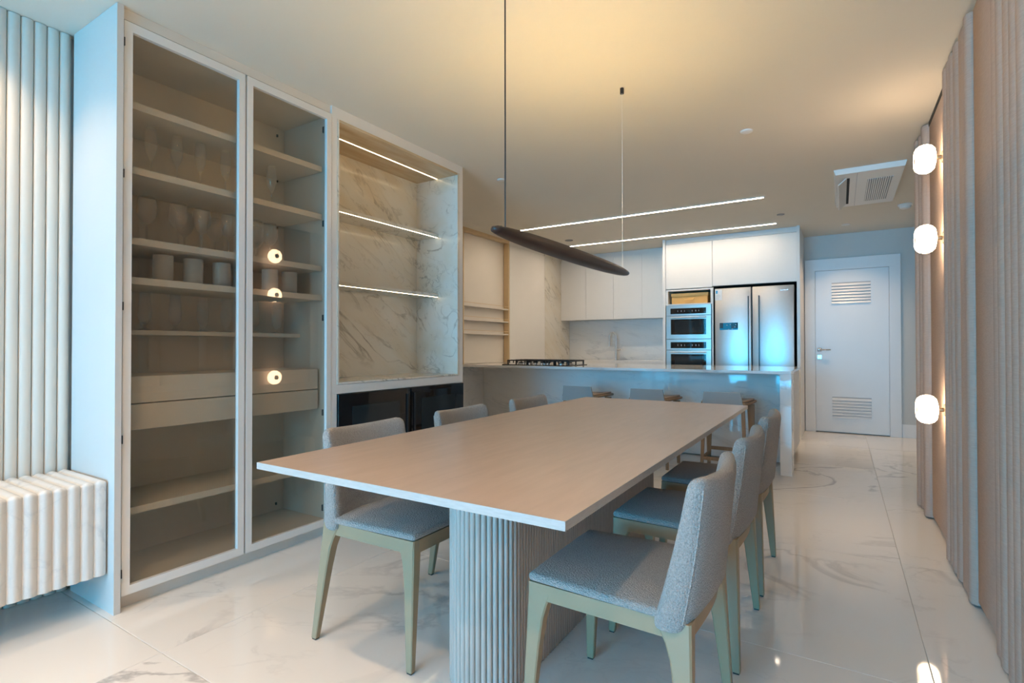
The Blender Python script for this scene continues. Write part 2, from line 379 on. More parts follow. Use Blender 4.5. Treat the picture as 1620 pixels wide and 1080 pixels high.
# right wall cladding: separate upright linen-faced ribs and flat panels
def clad(name, y0, y1, xfront, xback, bulge, z0=0.012, z1=2.588):
    n = 9; prof = []
    for k in range(n):
        t = k/(n-1); y = y0 + (y1-y0)*t
        prof.append((xback + (xfront-xback)*(math.sin(PI*min(1, max(0, t)))**bulge if bulge else 1), y))
    if bulge == 0: prof = [(xfront+0.004, y0), (xfront, y0+0.006), (xfront, y1-0.006), (xfront+0.004, y1)]
    prof = prof + [(0.535, y1), (0.535, y0)]
    rings = [[(x, y, z) for x, y in prof] for z in (z0, z1)]
    return mk(name, loft(rings), 'linen_panel', wr, 35)
clad('rib', 4.675, 4.775, 0.456, 0.480, 0.5)
clad('rib', 4.59, 4.673, 0.468, 0.482, 0.6)
clad('panel', 4.50, 4.588, 0.485, 0, 0)
clad('rib', 4.385, 4.498, 0.466, 0.490, 0.45)
clad('panel', 3.63, 4.383, 0.503, 0, 0, 0.03, 2.57)
def rib_group(y_hi):
    y = y_hi
    for wdt, xf, xb in ((0.095, 0.467, 0.487), (0.085, 0.471, 0.486), (0.085, 0.470, 0.486), (0.105, 0.473, 0.487), (0.17, 0.479, 0.489), (0.085, 0.472, 0.492)):
        clad('rib', y-wdt, y-0.002, xf, xb, 0.5); y -= wdt
    return y
y = rib_group(3.628)
clad('panel', 2.62, y-0.002, 0.497, 0, 0, 0.03, 2.588)
y = 2.618
for wdt, xf, xb in ((0.10, 0.476, 0.496), (0.09, 0.470, 0.487), (0.085, 0.472, 0.486), (0.085, 0.470, 0.486), (0.09, 0.469, 0.486), (0.10, 0.471, 0.486), (0.10, 0.470, 0.488)):
    clad('rib', y-wdt, y-0.002, xf, xb, 0.5); y -= wdt
clad('panel', y-0.34, y-0.002, 0.497, 0, 0, 0.03, 2.588); y -= 0.342
while y > YF+0.75:
    y = rib_group(y); clad('panel', y-0.34, y-0.002, 0.497, 0, 0, 0.03, 2.588); y -= 0.342
mk('shadow_gap', box(0.5, 0.534, 3.63, 4.38, 2.571, 2.599), 'dark_gap', wr)

# left fluted wall
half = []
for k in range(9):
    a = PI*k/8; half.append((0.013*math.sin(a), -0.0222*math.cos(a)))
half = [(-0.004, -0.0222)] + half + [(-0.004, 0.0222)]
fm = mesh('flute', loft([[(x, yy, z) for x, yy in half] for z in (0.0, 2.595)]), 'flute_white', 40)
mk('flute_backing', box(XW-0.024, XW-0.004, -1.9, 1.0, 0.0, 2.6), 'interior_board', wl)
y = 0.989
while y > -1.88:
    share('flute', fm, (XW, y, 0.002), wl); y -= 0.0455

# panelled service door in the back wall
d1 = thing('door_1', (0.115, YB, 0), kind='structure')
mk('casing', box(-0.405, -0.285, YB-0.03, YB+0.03, 0, 2.28, 0.003), 'door_white', d1)
mk('casing', box(0.52, 0.638, YB-0.03, YB+0.03, 0, 2.28, 0.003), 'door_white', d1)
mk('casing', box(-0.405, 0.638, YB-0.031, YB+0.03, 2.13, 2.281, 0.003), 'door_white', d1)
lf = mk('leaf', box(-0.283, 0.518, YB-0.012, YB+0.028, 0.012, 2.128, 0.002), 'door_white', d1)
for zt in (1.955, 0.462):
    mk('louvre_frame', join(box(-0.115, 0.348, YB-0.016, YB-0.0115, zt+0.008, zt+0.026), box(-0.115, 0.348, YB-0.016, YB-0.0115, zt-0.285, zt-0.268),
                            box(-0.115, -0.097, YB-0.016, YB-0.0115, zt-0.268, zt+0.008), box(0.330, 0.348, YB-0.016, YB-0.0115, zt-0.268, zt+0.008)), 'door_white', lf)
    mk('louvre_back', box(-0.097, 0.330, YB-0.0125, YB-0.0115, zt-0.268, zt+0.008), 'print_grey', lf)
    for k in range(7):
        z = zt - 0.005 - k*0.0385
        v = [(-0.097, YB-0.0125, z), (0.330, YB-0.0125, z), (0.330, YB-0.026, z-0.026), (-0.097, YB-0.026, z-0.026),
             (-0.097, YB-0.0125, z-0.006), (0.330, YB-0.0125, z-0.006), (0.330, YB-0.026, z-0.031), (-0.097, YB-0.026, z-0.031)]
        mk('louvre_slat', (v, [(0, 3, 2, 1), (4, 5, 6, 7), (3, 7, 6, 2), (0, 1, 5, 4), (0, 4, 7, 3), (1, 2, 6, 5)]), 'door_white', lf)
hd = mk('handle', join(box(-0.262, -0.214, YB-0.020, YB-0.0115, 1.062, 1.11, 0.002), tube([(-0.238, YB-0.015, 1.086), (-0.238, YB-0.06, 1.086), (-0.225, YB-0.065, 1.086), (-0.11, YB-0.065, 1.086)], 0.009)), 'chrome', lf, 40)
mk('lock_plate', join(box(-0.262, -0.214, YB-0.017, YB-0.0115, 0.965, 1.015, 0.002), cyl(-0.238, 0, 0, 0.012, 0.009, 10) if False else box(-0.243, -0.233, YB-0.02, YB-0.017, 0.975, 1.003)), 'chrome', lf)

# ------------------------------------------------------------------ ceiling fittings
def strip_light(x0, x1, yc, label, mat='led_white', hw=0.0155):
    t = thing('linear_light', ((x0+x1)/2, yc, H-0.012), label, 'ceiling light', 'linear LED ceiling lights')
    g = hw+0.0005; e = hw+0.0085
    mk('housing', join(box(x0-0.012, x1+0.012, yc-e, yc-g, H-0.010, H-0.0005), box(x0-0.012, x1+0.012, yc+g, yc+e, H-0.010, H-0.0005),
                       box(x0-0.012, x0-0.001, yc-g, yc+g, H-0.010, H-0.0005), box(x1+0.001, x1+0.012, yc-g, yc+g, H-0.010, H-0.0005)), 'plastic_white', t)
    mk('diffuser', box(x0, x1, yc-hw, yc+hw, H-0.008, H-0.0005), mat, t)
strip_light(-3.57, -0.635, 5.70, 'long white LED ceiling strip nearer the dining table')
strip_light(-3.57, -0.645, 6.99, 'long white LED ceiling strip nearer the kitchen wall cabinets')

def downlight(x, y, label, wat, beam=True):
    t = thing('recessed_downlight', (x, y, H-0.006), label, 'downlight', 'recessed ceiling downlights')
    mk('trim_ring', lathe([(0.034, -0.004), (0.046, -0.005), (0.048, -0.0005), (0.034, -0.0005)], x, y, H, 24), 'plastic_white', t, 40)
    mk('lens', lathe([(0.0335, -0.003), (0.0335, -0.0006)], x, y, H, 20), 'downlight_lit', t)
    l = bpy.data.lights.new('downlight_beam', 'AREA'); l.shape = 'DISK'; l.size = 0.065; l.energy = wat; l.color = WARM2; l.spread = math.radians(105)
    lo = bpy.data.objects.new('downlight_beam', l); COL.objects.link(lo); lo.parent = t; lo.location = (0, 0, -0.004)
downlight(0.062, 7.535, 'small lit recessed downlight in the ceiling before the louvred door', DOWN_W*0.25)
downlight(-2.85, 0.55, 'recessed downlight above the fluted marble bench', DOWN_W*0.20)
downlight(-0.40, 0.15, 'recessed downlight in the ceiling straight above the camera', DOWN_W*0.36)
downlight(-1.65, 0.15, 'recessed downlight in the ceiling before the near end of the table', DOWN_W*0.36)
strip_light(-2.55, -0.15, -0.35, 'added warm LED ceiling strip, out of view just behind the camera', 'led_room_fill', 0.03)  # unseen strip added to warm the near room with soft shadows
strip_light(-2.55, -0.15, -2.10, 'added warm LED ceiling strip, out of view over the living end', 'led_room_fill', 0.03)  # second unseen strip, added for more warm fill

def round_fit(name, x, y, prof, mat, label, cat):
    tag(mk(name, lathe(prof, x, y, H, 24), mat, None, 40), label, cat)
round_fit('sprinkler_cover', -0.536, 3.897, [(0.0, -0.012), (0.030, -0.012), (0.038, -0.008), (0.040, -0.0005)], 'plastic_white', 'flat round white sprinkler cover on the ceiling right of the pendant', 'sprinkler')
round_fit('sprinkler_cover', -2.527, 3.89, [(0.0, -0.010), (0.030, -0.010), (0.036, -0.007), (0.037, -0.0005)], 'plastic_white', 'flat round white sprinkler cover on the ceiling near the marble niche', 'sprinkler')
round_fit('sprinkler_cover', -3.182, 6.613, [(0.0, -0.010), (0.045, -0.010), (0.055, -0.007), (0.056, -0.0005)], 'plate_grey', 'small dark round cover on the ceiling between the two LED strips', 'sprinkler')
round_fit('sprinkler_cover', -0.558, 6.569, [(0.0, -0.010), (0.030, -0.010), (0.038, -0.007), (0.039, -0.0005)], 'plate_grey', 'small dark round cover on the ceiling by the LED strips\' right ends', 'sprinkler')
sd = thing('smoke_detector', (0.577, 6.788, H-0.05), 'round white smoke detector on the ceiling beyond the air conditioner', 'smoke detector')
mk('base', lathe([(0.060, -0.018), (0.064, -0.014), (0.064, -0.0005)], 0.577, 6.788, H, 24), 'plastic_white', sd, 40)
mk('sensor_head', lathe([(0.0, -0.050), (0.028, -0.048), (0.046, -0.040), (0.054, -0.0182)], 0.577, 6.788, H, 24), 'plastic_white', sd, 40)

ac = thing('air_conditioner', (0.21, 5.8, H-0.045), 'white ceiling cassette air conditioner with open flap and slatted intake', 'air conditioner')
ax0, ax1, ay0, ay1 = -0.04, 0.455, 5.16, 6.40; zb = H-0.042
def trap(x0, x1, y0, y1, z0, z1, ins):
    v = [(x0, y0, z1), (x1, y0, z1), (x1, y1, z1), (x0, y1, z1), (x0+ins, y0+ins, z0), (x1-ins, y0+ins, z0), (x1-ins, y1-ins, z0), (x0+ins, y1-ins, z0)]
    return v, [(0, 1, 2, 3), (7, 6, 5, 4), (0, 4, 5, 1), (1, 5, 6, 2), (2, 6, 7, 3), (3, 7, 4, 0)]
mk('casing', trap(ax0, ax1, ay0, ay1, zb, H-0.0005, 0.012), 'plastic_white', ac)
mk('outlet', box(0.055, 0.075, ay0+0.16, ay1-0.14, zb-0.003, zb-0.0003), 'dark_gap', ac)
mk('flap', ([(0.052, ay0+0.15, zb-0.002), (0.052, ay1-0.13, zb-0.002), (-0.005, ay1-0.13, zb-0.055), (-0.005, ay0+0.15, zb-0.055),
             (0.046, ay0+0.15, zb+0.002), (0.046, ay1-0.13, zb+0.002), (-0.012, ay1-0.13, zb-0.050), (-0.012, ay0+0.15, zb-0.050)],
            [(0, 3, 2, 1), (4, 5, 6, 7), (0, 1, 5, 4), (2, 3, 7, 6), (1, 2, 6, 5), (0, 4, 7, 3)]), 'plastic_white', ac)
mk('seam', box(0.125, 0.128, ay0+0.03, ay1-0.03, zb-0.0012, zb-0.0003), 'print_grey', ac)
mk('intake_recess', box(0.205, 0.385, ay0+0.27, ay1-0.17, zb-0.0012, zb-0.0004), 'plate_grey', ac)
for k in range(12):
    x = 0.207 + k*0.0155
    mk('slat', box(x, x+0.008, ay0+0.265, ay1-0.165, zb-0.008, zb-0.0013), 'plastic_white', ac)

# linear pendant over the table
PX = -1.048; PZ = 1.552
pt = thing('pendant_lamp', (PX, 2.25, PZ-0.03), 'dark brown wooden linear pendant lamp hanging over the dining table', 'pendant lamp')
rings = []
Y0, Y1 = 1.562, 2.945
for i in range(29):
    t = i/28; tt = 2*t-1
    tt = math.copysign(1-(1-abs(tt))**1.6, tt); yv = (Y0+Y1)/2 + (Y1-Y0)/2*tt
    e = abs(tt); s = max(0.0, 1-e**2.6)**0.55
    wv, hv = 0.014+0.033*s, 0.009+0.022*s
    if i in (0, 28): wv *= 0.4; hv *= 0.4
    ring = []
    for k in range(18):
        a = 2*PI*k/18; cx = math.cos(a); cz = math.sin(a)
        zz = hv*cz if cz < 0.75 else hv*(0.35 if s > 0.3 else 0.9)      # a shallow trough along the top
        ring.append((PX + wv*math.copysign(abs(cx)**0.8, cx), yv, PZ + zz))
    rings.append(ring)
mk('body', loft(rings), 'pendant_wood', pt, 50)
mk('uplight_strip', box(PX-0.009, PX+0.009, 1.75, 2.78, PZ+0.0125, PZ+0.0150), 'led_amber', pt)
for yc, m, r in ((1.64, 'black_plastic', 0.0028), (2.875, 'plastic_white', 0.0010)):
    mk('cable', cyl(PX, yc, PZ+0.018, H-0.03, r, 8), m, pt)
    mk('ceiling_cap', cyl(PX, yc, H-0.032, H-0.0005, 0.011, 14), 'black_plastic', pt, 40)

# wall sconces
def sconce(z, label):
    cyy = 3.83
    t = thing('wall_sconce', (XP, cyy, z), label, 'wall lamp', 'globe wall lamps on the right wall')
    def turn(prof, n=28):                      # lathe about the x axis, pointing into the room
        vf = lathe(prof, 0, 0, 0, n)
        return [(-v[2], cyy+v[0], z+v[1]) for v in vf[0]], [tuple(reversed(f)) for f in vf[1]]
    mk('wall_plate', turn([(0.0, -0.5029), (0.034, -0.5028), (0.034, -0.496), (0.012, -0.493), (0.010, -0.470), (0.0, -0.470)]), 'bronze', t, 40)
    prof = [(0.0, -0.468), (0.03, -0.468), (0.058, -0.462), (0.074, -0.448), (0.082, -0.428), (0.082, -0.411), (0.076, -0.391), (0.064, -0.376), (0.050, -0.369), (0.038, -0.371), (0.0305, -0.378), (0.027, -0.392), (0.0, -0.393)]
    mk('globe', turn(prof), 'opal_lit', t, 70)
    mk('centre_disc', turn([(0.0, -0.3915), (0.0262, -0.3915), (0.0262, -0.372), (0.024, -0.370), (0.0, -0.370)], 20), 'plate_grey', t, 40)
sconce(2.205, 'topmost of the three lit globe wall lamps on the right wall')
sconce(1.745, 'middle one of the three lit globe wall lamps on the right wall')
sconce(0.770, 'lowest of the three lit globe wall lamps on the right wall')

# ------------------------------------------------------------------ bench
def bench():
    y0, y1 = -0.95, 1.008; pitchb = 0.0455; amp = 0.0058; rr = 0.012
    # profile path in x-z from the wall over the top, round the edge and down the front (outward normals)
    path = [(-3.055, 0.560, 0, 1), (-2.672, 0.560, 0, 1)]
    for k in range(1, 5):
        a = PI/2*(1-k/4); path.append((-2.672+rr*math.cos(a), 0.548+rr*math.sin(a), math.cos(a), math.sin(a)))
    path += [(-2.660, 0.165, 1, 0)]
    ys = []; yv = y1
    n = int((y1-y0)/pitchb*8); V = []; F = []; m = len(path)
    for i in range(n+1):
        yv = y1 - (y1-y0)*i/n; ph = ((y1-yv)/pitchb) % 1.0
        hgt = amp*(2*abs(math.sin(PI*ph))**0.75 - 1)
        for (x, z, nx, nz) in path: V.append((x+nx*hgt, yv, z+nz*hgt))
        V.append((-3.055, yv, 0.165))
    q = m+1
    for i in range(n):
        for j in range(q):
            a = i*q+j; b = i*q+(j+1) % q; F.append((a, b, b+q, a+q))
    F.append(tuple(range(q-1, -1, -1))); F.append(tuple(range(n*q, n*q+q)))
    tag(mk('fluted_bench', (V, F), 'bench_marble', None, 60), 'floating white marble bench with fluted top and front, below the fluted wall', 'bench')
bench()

# ------------------------------------------------------------------ display cabinet with glass doors
dc = thing('display_cabinet', (-2.85, 1.58, 0), 'tall white display cabinet with two tinted glass doors and glassware', 'cabinet')
mk('side_panel', box(-3.05, -2.605, 1.012, 1.038, 0, H-0.001, 0.001), 'panel_lacquer', dc)
mk('side_panel', box(-3.05, -2.646, 2.118, 2.137, 0.066, 2.545), 'interior_board', dc)
mk('back_panel', box(-3.072, -3.052, 1.04, 2.137, 0.066, 2.545), 'interior_board', dc)
mk('top_panel', box(-3.05, -2.646, 1.04, 2.117, 2.525, 2.545), 'interior_board', dc)
mk('bottom_panel', box(-3.05, -2.646, 1.04, 2.117, 0.066, 0.095), 'interior_board', dc)
mk('top_filler', box(-2.66, -2.628, 1.04, 2.137, 2.552, H-0.001), 'warm_lacquer', dc)
mk('plinth', box(-2.70, -2.66, 1.04, 2.137, 0, 0.062), 'warm_lacquer', dc)
SH = {'a': 2.225, 'b': 1.935, 'c': 1.62, 'd': 1.443, 'e': 1.212, 'f': 0.42}
for k, z in SH.items():
    mk('shelf', box(-3.05, -2.88 if k == 'e' else -2.672, 1.042, 2.112, z-0.032 if k != 'e' else z-0.022, z, 0.001), 'interior_board', dc)
for z0, z1 in ((0.757, 0.873), (0.878, 0.998)):
    mk('drawer', box(-3.04, -2.69, 1.05, 2.10, z0, z1, 0.002), 'interior_board', dc)
for y in (2.06, 1.10):
    for z in (2.47, 2.18, 1.88, 0.13): mk('shelf_pin', box(-3.051, -3.043, y, y+0.01, z, z+0.016), 'black_plastic', dc)
def gdoor(y0, y1, hinge_y, lab):
    d = mk('door', join(box(-2.641, -2.615, y0, y0+0.033, 0.064, 2.543), box(-2.641, -2.615, y1-0.033, y1, 0.064, 2.543),
                        box(-2.641, -2.615, y0+0.033, y1-0.033, 0.064, 0.102), box(-2.641, -2.615, y0+0.033, y1-0.033, 2.503, 2.543)), 'white_lacquer', dc)
    d['label'] = lab
    mk('pane', box(-2.638, -2.634, y0+0.0335, y1-0.0335, 0.1025, 2.5025), 'bronze_glass', d)
    for z in (2.445, 1.876, 1.306, 0.735, 0.163):
        mk('hinge', box(-2.66, -2.642, hinge_y-0.006, hinge_y+0.006, z-0.018, z+0.018), 'black_plastic', d)
gdoor(1.043, 1.590, 1.0465, 'left glass door in a white frame')
gdoor(1.600, 2.136, 2.110, 'right glass door in a white frame')
for z in (2.445, 1.876, 1.306, 0.735, 0.163): mk('hinge', box(-2.612, -2.604, 1.0385, 1.0425, z-0.018, z+0.018), 'black_plastic', dc)

# glassware, each piece its own thing
ORD = ['leftmost', 'second', 'third', 'fourth', 'fifth', 'sixth', 'seventh', 'eighth']
FL = [(0.0, 0), (0.030, 0.001), (0.031, 0.003), (0.006, 0.008), (0.004, 0.02), (0.004, 0.085), (0.008, 0.095), (0.018, 0.115), (0.026, 0.145), (0.0275, 0.175), (0.024, 0.215), (0.0205, 0.245),
      (0.0195, 0.245), (0.023, 0.214), (0.0265, 0.175), (0.025, 0.146), (0.017, 0.117), (0.006, 0.10), (0.0, 0.098)]
WG = [(0.0, 0), (0.036, 0.001), (0.037, 0.003), (0.007, 0.008), (0.0045, 0.02), (0.0045, 0.085), (0.012, 0.093), (0.028, 0.108), (0.040, 0.132), (0.043, 0.155), (0.040, 0.185), (0.033, 0.217),
      (0.032, 0.217), (0.039, 0.185), (0.0418, 0.155), (0.0385, 0.133), (0.027, 0.110), (0.010, 0.098), (0.0, 0.096)]
TB = [(0.0, 0), (0.040, 0.001), (0.042, 0.004), (0.043, 0.125), (0.0415, 0.125), (0.0405, 0.018), (0.0, 0.016)]
BG = [(0.0, 0), (0.030, 0.001), (0.031, 0.004), (0.010, 0.012), (0.007, 0.022), (0.014, 0.032), (0.027, 0.052), (0.031, 0.085), (0.029, 0.125), (0.025, 0.155), (0.024, 0.190),
      (0.023, 0.190), (0.024, 0.155), (0.028, 0.125), (0.030, 0.085), (0.026, 0.054), (0.012, 0.036), (0.0, 0.034)]
def glasses(name, prof, mat, items, z, group, lab, n=20):
    me = None
    for (x, y, lb) in items:
        if me is None: me = mesh(name, lathe(prof, 0, 0, 0, n), mat, 60)
        o = bpy.data.objects.new(name, me); COL.objects.link(o); o.location = (x, y, z+0.0005)
        tag(o, lab % lb, 'glass', group)
glasses('champagne_flute', FL, 'clear_glass', [(-2.80, y, ORD[i]) for i, y in enumerate((1.230, 1.347, 1.460, 1.592, 1.863))], SH['b'], 'champagne flutes on one shelf',
        '%s champagne flute in the row on the second shelf from the cabinet top')
glasses('wine_glass', WG, 'clear_glass', [(-2.78, y, ORD[i]) for i, y in enumerate((1.205, 1.345, 1.460, 1.599, 1.752, 1.839))], SH['c'], 'wine glasses on one shelf',
        '%s round wine glass in the front row, on the shelf above the tumblers')
glasses('wine_glass', WG, 'clear_glass', [(-2.93, y, ORD[i]) for i, y in enumerate((1.449, 1.608, 1.849))], SH['c'], 'wine glasses on one shelf',
        '%s round wine glass in the back row, on the shelf above the tumblers')
glasses('tumbler', TB, 'tumbler_glass', [(-2.76, y, ORD[i]) for i, y in enumerate((1.268, 1.408, 1.552, 1.827, 1.953))], SH['d'], 'tumblers on one shelf',
        '%s straight cut-glass tumbler in the row on the fourth cabinet shelf', 24)
glasses('beer_glass', BG, 'clear_glass', [(-2.95, y, ORD[i]) for i, y in enumerate((1.272, 1.414, 1.555, 1.684, 1.851, 2.000))], SH['e'], 'beer glasses on one shelf',
        '%s short-stemmed beer glass in the row on the shallow shelf above the drawers')

# ------------------------------------------------------------------ marble niche and wine cooler
ni = thing('display_niche', (-2.85, 2.8, 0), 'open marble-lined display niche with two lit shelves, right of the glass cabinet', 'shelving')
mk('frame', join(box(-3.07, XF, 2.139, 2.180, 0.842, H-0.001), box(-3.07, XF, 3.400, 3.448, 0.842, H-0.001), box(-3.07, XF, 2.180, 3.400, 2.532, H-0.001), box(-3.07, XF, 2.180, 3.400, 0.842, 0.898)), 'white_lacquer', ni)
mk('marble_back', box(-3.068, -3.05, 2.181, 3.399, 0.90, 2.53), 'niche_marble', ni)
mk('marble_side', box(-3.049, XF+0.003, 3.376, 3.3985, 0.90, 2.53), 'niche_marble', ni)
mk('marble_side', box(-3.049, XF+0.003, 2.1815, 2.194, 0.90, 2.53), 'niche_marble', ni)
mk('marble_top', box(-3.049, XF+0.003, 2.1945, 3.3755, 2.514, 2.53), 'niche_travertine', ni)
mk('marble_base', box(-3.049, XF+0.003, 2.1945, 3.3755, 0.90, 0.912), 'niche_marble', ni)
mk('led_strip', box(-2.825, -2.821, 2.20, 3.37, 2.5118, 2.5138), 'led_warm', ni)
for z in (2.028, 1.538):
    s = mk('shelf', box(-3.049, -2.812, 2.1948, 3.3752, z, z+0.026, 0.001), 'niche_marble', ni)
    mk('led_strip', box(-2.820, -2.816, 2.20, 3.37, z-0.0020, z-0.0003), 'led_warm', s)
wc = thing('wine_cooler', (-2.85, 2.81, 0), 'black glass two-door wine cooler built in under the marble niche', 'wine cooler')
mk('housing', join(box(-3.06, XF, 2.139, 2.180, 0, 0.8415), box(-3.06, -2.64, 3.400, 3.446, 0, 0.8415)), 'white_lacquer', wc)
mk('body', box(-3.06, -2.64, 2.185, 3.395, 0.09, 0.838), 'black_plastic', wc)
mk('toe_kick', box(-3.0, -2.68, 2.185, 3.395, 0.0, 0.089), 'dark_steel', wc)
for y0, y1 in ((2.184, 2.823), (2.829, 3.446)):
    d = mk('door', box(-2.6385, -2.606, y0, y1, 0.10, 0.838, 0.003), 'black_glass', wc)
    mk('window', box(-2.6065, -2.6045, y0+0.11, y1-0.11, 0.18, 0.757), 'window_glass_dark', d)
    hy = y1-0.035 if y0 < 2.5 else y0+0.035
    mk('handle', box(-2.606, -2.597, hy-0.006, hy+0.006, 0.12, 0.80), 'black_plastic', d)

# ------------------------------------------------------------------ spice recess and pantry on the kitchen's left wall
rc = thing('recessed_shelf_unit', (-3.95, 5.7, 0.915), 'tan framed wall recess with three narrow ledges above the island end', 'shelf')
mk('back_panel', box(-3.999, -3.985, 5.17, 6.185, 0.915, 2.56), 'warm_lacquer', rc)
mk('post', box(-3.984, -3.902, 6.19, 6.212, 0.915, 2.56), 'tan_board', rc)
mk('post', box(-3.984, -3.902, 5.15, 5.168, 0.915, 2.56), 'tan_board', rc)
mk('top_beam', box(-3.984, -3.902, 5.15, 6.212, 2.561, H-0.001), 'tan_board', rc)
for z in (1.635, 1.460, 1.290):
    lg = mk('ledge', box(-3.984, -3.904, 5.169, 6.189, z, z+0.014, 0.001), 'warm_lacquer', rc)
    mk('rail', tube([(-3.908, 5.1695, z+0.048), (-3.908, 6.1885, z+0.048)], 0.003, 6), 'tan_board', lg)
pc = thing('pantry_cabinet', (-3.95, 6.73, 0.914), 'flat cream pantry cabinet between the recess and the marble strip', 'cabinet')
mk('body', box(-3.999, -3.922, 6.215, 7.242, 0.914, H-0.001), 'interior_board', pc)
mk('door', box(-3.921, -3.90, 6.217, 7.241, 0.916, 2.54, 0.001), 'white_lacquer', pc)
mk('top_filler', box(-3.921, -3.91, 6.217, 7.241, 2.545, H-0.002), 'white_lacquer', pc)

# ------------------------------------------------------------------ island
YI = 5.18
ib = thing('kitchen_island_base', (-2.2, 5.9, 0), 'marble-clad kitchen island base with a recessed front panel', 'kitchen island')
mk('front_panel', box(-3.985, -0.46, 5.70, 5.72, 0.012, 0.884), 'island_marble', ib)
mk('body', box(-3.985, -0.40, 5.721, 6.40, 0.11, 0.884), 'white_lacquer', ib)
mk('side_panel', box(-0.399, -0.378, 5.46, 6.42, 0.11, 0.884, 0.001), 'white_lacquer', ib)
mk('toe_kick', box(-3.90, -0.46, 5.76, 6.34, 0, 0.109), 'warm_lacquer', ib)
iw = thing('island_worktop', (-2.2, 5.85, 0), 'white stone island worktop with a waterfall leg at its right end', 'worktop')
mk('slab', box(-3.984, -0.366, YI, 6.45, 0.886, 0.912, 0.002), 'island_marble', iw)
mk('waterfall_leg', box(-0.455, -0.366, YI+0.004, 5.45, 0.0005, 0.8855, 0.001), 'island_marble', iw)

ct = thing('gas_cooktop', (-3.03, 5.6, 0.9125), 'black gas cooktop with cast iron grates on the island', 'cooktop')
cx0, cx1, cy0, cy1 = -3.475, -2.585, 5.36, 5.87
mk('plate', box(cx0, cx1, cy0, cy1, 0.9122, 0.920, 0.002), 'black_glass', ct)
bp_ = [(-3.30, 5.74, .035), (-3.30, 5.52, .045), (-3.03, 5.63, .06), (-2.76, 5.74, .045), (-2.76, 5.52, .035)]
for bx, by, br in bp_:
    b_ = mk('burner', lathe([(br, 0), (br, 0.012), (br*0.7, 0.014), (0, 0.014)], bx, by, 0.9202, 18), 'brushed_steel', ct, 40)
    mk('burner_cap', lathe([(br*0.75, 0), (br*0.75, 0.008), (br*0.6, 0.011), (0, 0.011)], bx, by, 0.9344, 18), 'cast_iron', b_, 40)
for gx0, gx1 in ((-3.445, -3.165), (-3.16, -2.90), (-2.895, -2.615)):
    parts = []
    for yy in (5.44, 5.52, 5.63, 5.74, 5.84): parts.append(box(gx0, gx1, yy-0.006, yy+0.006, 0.958, 0.972))
    for xx in (gx0+0.006, (gx0+gx1)/2, gx1-0.006): parts.append(box(xx-0.006, xx+0.006, 5.43, 5.85, 0.956, 0.970))
    for xx in (gx0+0.008, gx1-0.008):
        for yy in (5.44, 5.63, 5.84): parts.append(box(xx-0.007, xx+0.007, yy-0.007, yy+0.007, 0.9202, 0.958))
    for k in range(5):
        xx = gx0+0.03+k*(gx1-gx0-0.06)/4; parts.append(box(xx-0.004, xx+0.004, 5.434, 5.446, 0.935, 0.972))
    mk('grate', join(*parts), 'cast_iron', ct)
for k in range(5):
    mk('knob', lathe([(0.017, 0), (0.015, 0.020), (0.0, 0.021)], -3.19+k*0.08, 5.395, 0.9202, 14), 'chrome', ct, 40)

# ------------------------------------------------------------------ back run: uppers, base, worktop, tap
wcab = thing('wall_cabinet', (-2.98, 7.96, 1.555), 'white handleless wall cabinet with four doors above the sink', 'cabinet')
mk('body', box(XK+0.002, -2.08, 7.812, YB-0.013, 1.565, 2.525), 'interior_board', wcab)
mk('top_filler', box(XK+0.002, -2.08, 7.825, YB-0.013, 2.53, H-0.001), 'white_lacquer', wcab)
xs = [XK+0.004, -3.451, -2.989, -2.534, -2.082]
for i in range(4): mk('door', box(xs[i]+0.0015, xs[i+1]-0.0015, 7.79, 7.811, 1.555, 2.525, 0.001), 'white_lacquer', wcab)
bc = thing('base_cabinet', (-2.98, 7.8, 0), 'white base cabinet run below the back worktop, behind the island', 'cabinet')
mk('body', box(XK+0.002, -2.08, 7.54, YB-0.013, 0.10, 0.868), 'interior_board', bc)
mk('finger_rail', box(XK+0.002, -2.08, 7.53, 7.539, 0.845, 0.868), 'dark_steel', bc)
for i in range(4): mk('door', box(xs[i]+0.0015, xs[i+1]-0.0015, 7.518, 7.5385, 0.10, 0.84, 0.001), 'white_lacquer', bc)
mk('toe_kick', box(XK+0.002, -2.08, 7.58, 8.0, 0, 0.099), 'warm_lacquer', bc)
tag(mk('back_worktop', box(XK+0.002, -2.08, 7.50, YB-0.013, 0.870, 0.924, 0.001), 'island_marble'), 'white stone worktop along the back wall under the wall cabinet', 'worktop')
tp = thing('kitchen_tap', (-3.005, 7.93, 0.925), 'brushed gooseneck kitchen tap on the back worktop', 'tap')
mk('base', lathe([(0.026, 0), (0.026, 0.012), (0.018, 0.016), (0.017, 0.17), (0.0, 0.17)], -3.005, 7.93, 0.9243, 18), 'brushed_steel', tp, 40)
pts = [(-3.005, 7.93, 1.09), (-3.005, 7.93, 1.27)]
for k in range(1, 10):
    a = PI*k/10; pts.append((-3.062+0.057*math.cos(a), 7.93, 1.27+0.085*math.sin(a)))
pts += [(-3.119, 7.93, 1.27), (-3.119, 7.93, 1.135)]
mk('spout', tube(pts, 0.012, 12), 'brushed_steel', tp, 50)
mk('lever', join(tube([(-2.99, 7.93, 1.085), (-2.915, 7.93, 1.085)], 0.013, 12), tube([(-2.922, 7.93, 1.085), (-2.905, 7.93, 1.16)], 0.004, 8)), 'brushed_steel', tp, 50)

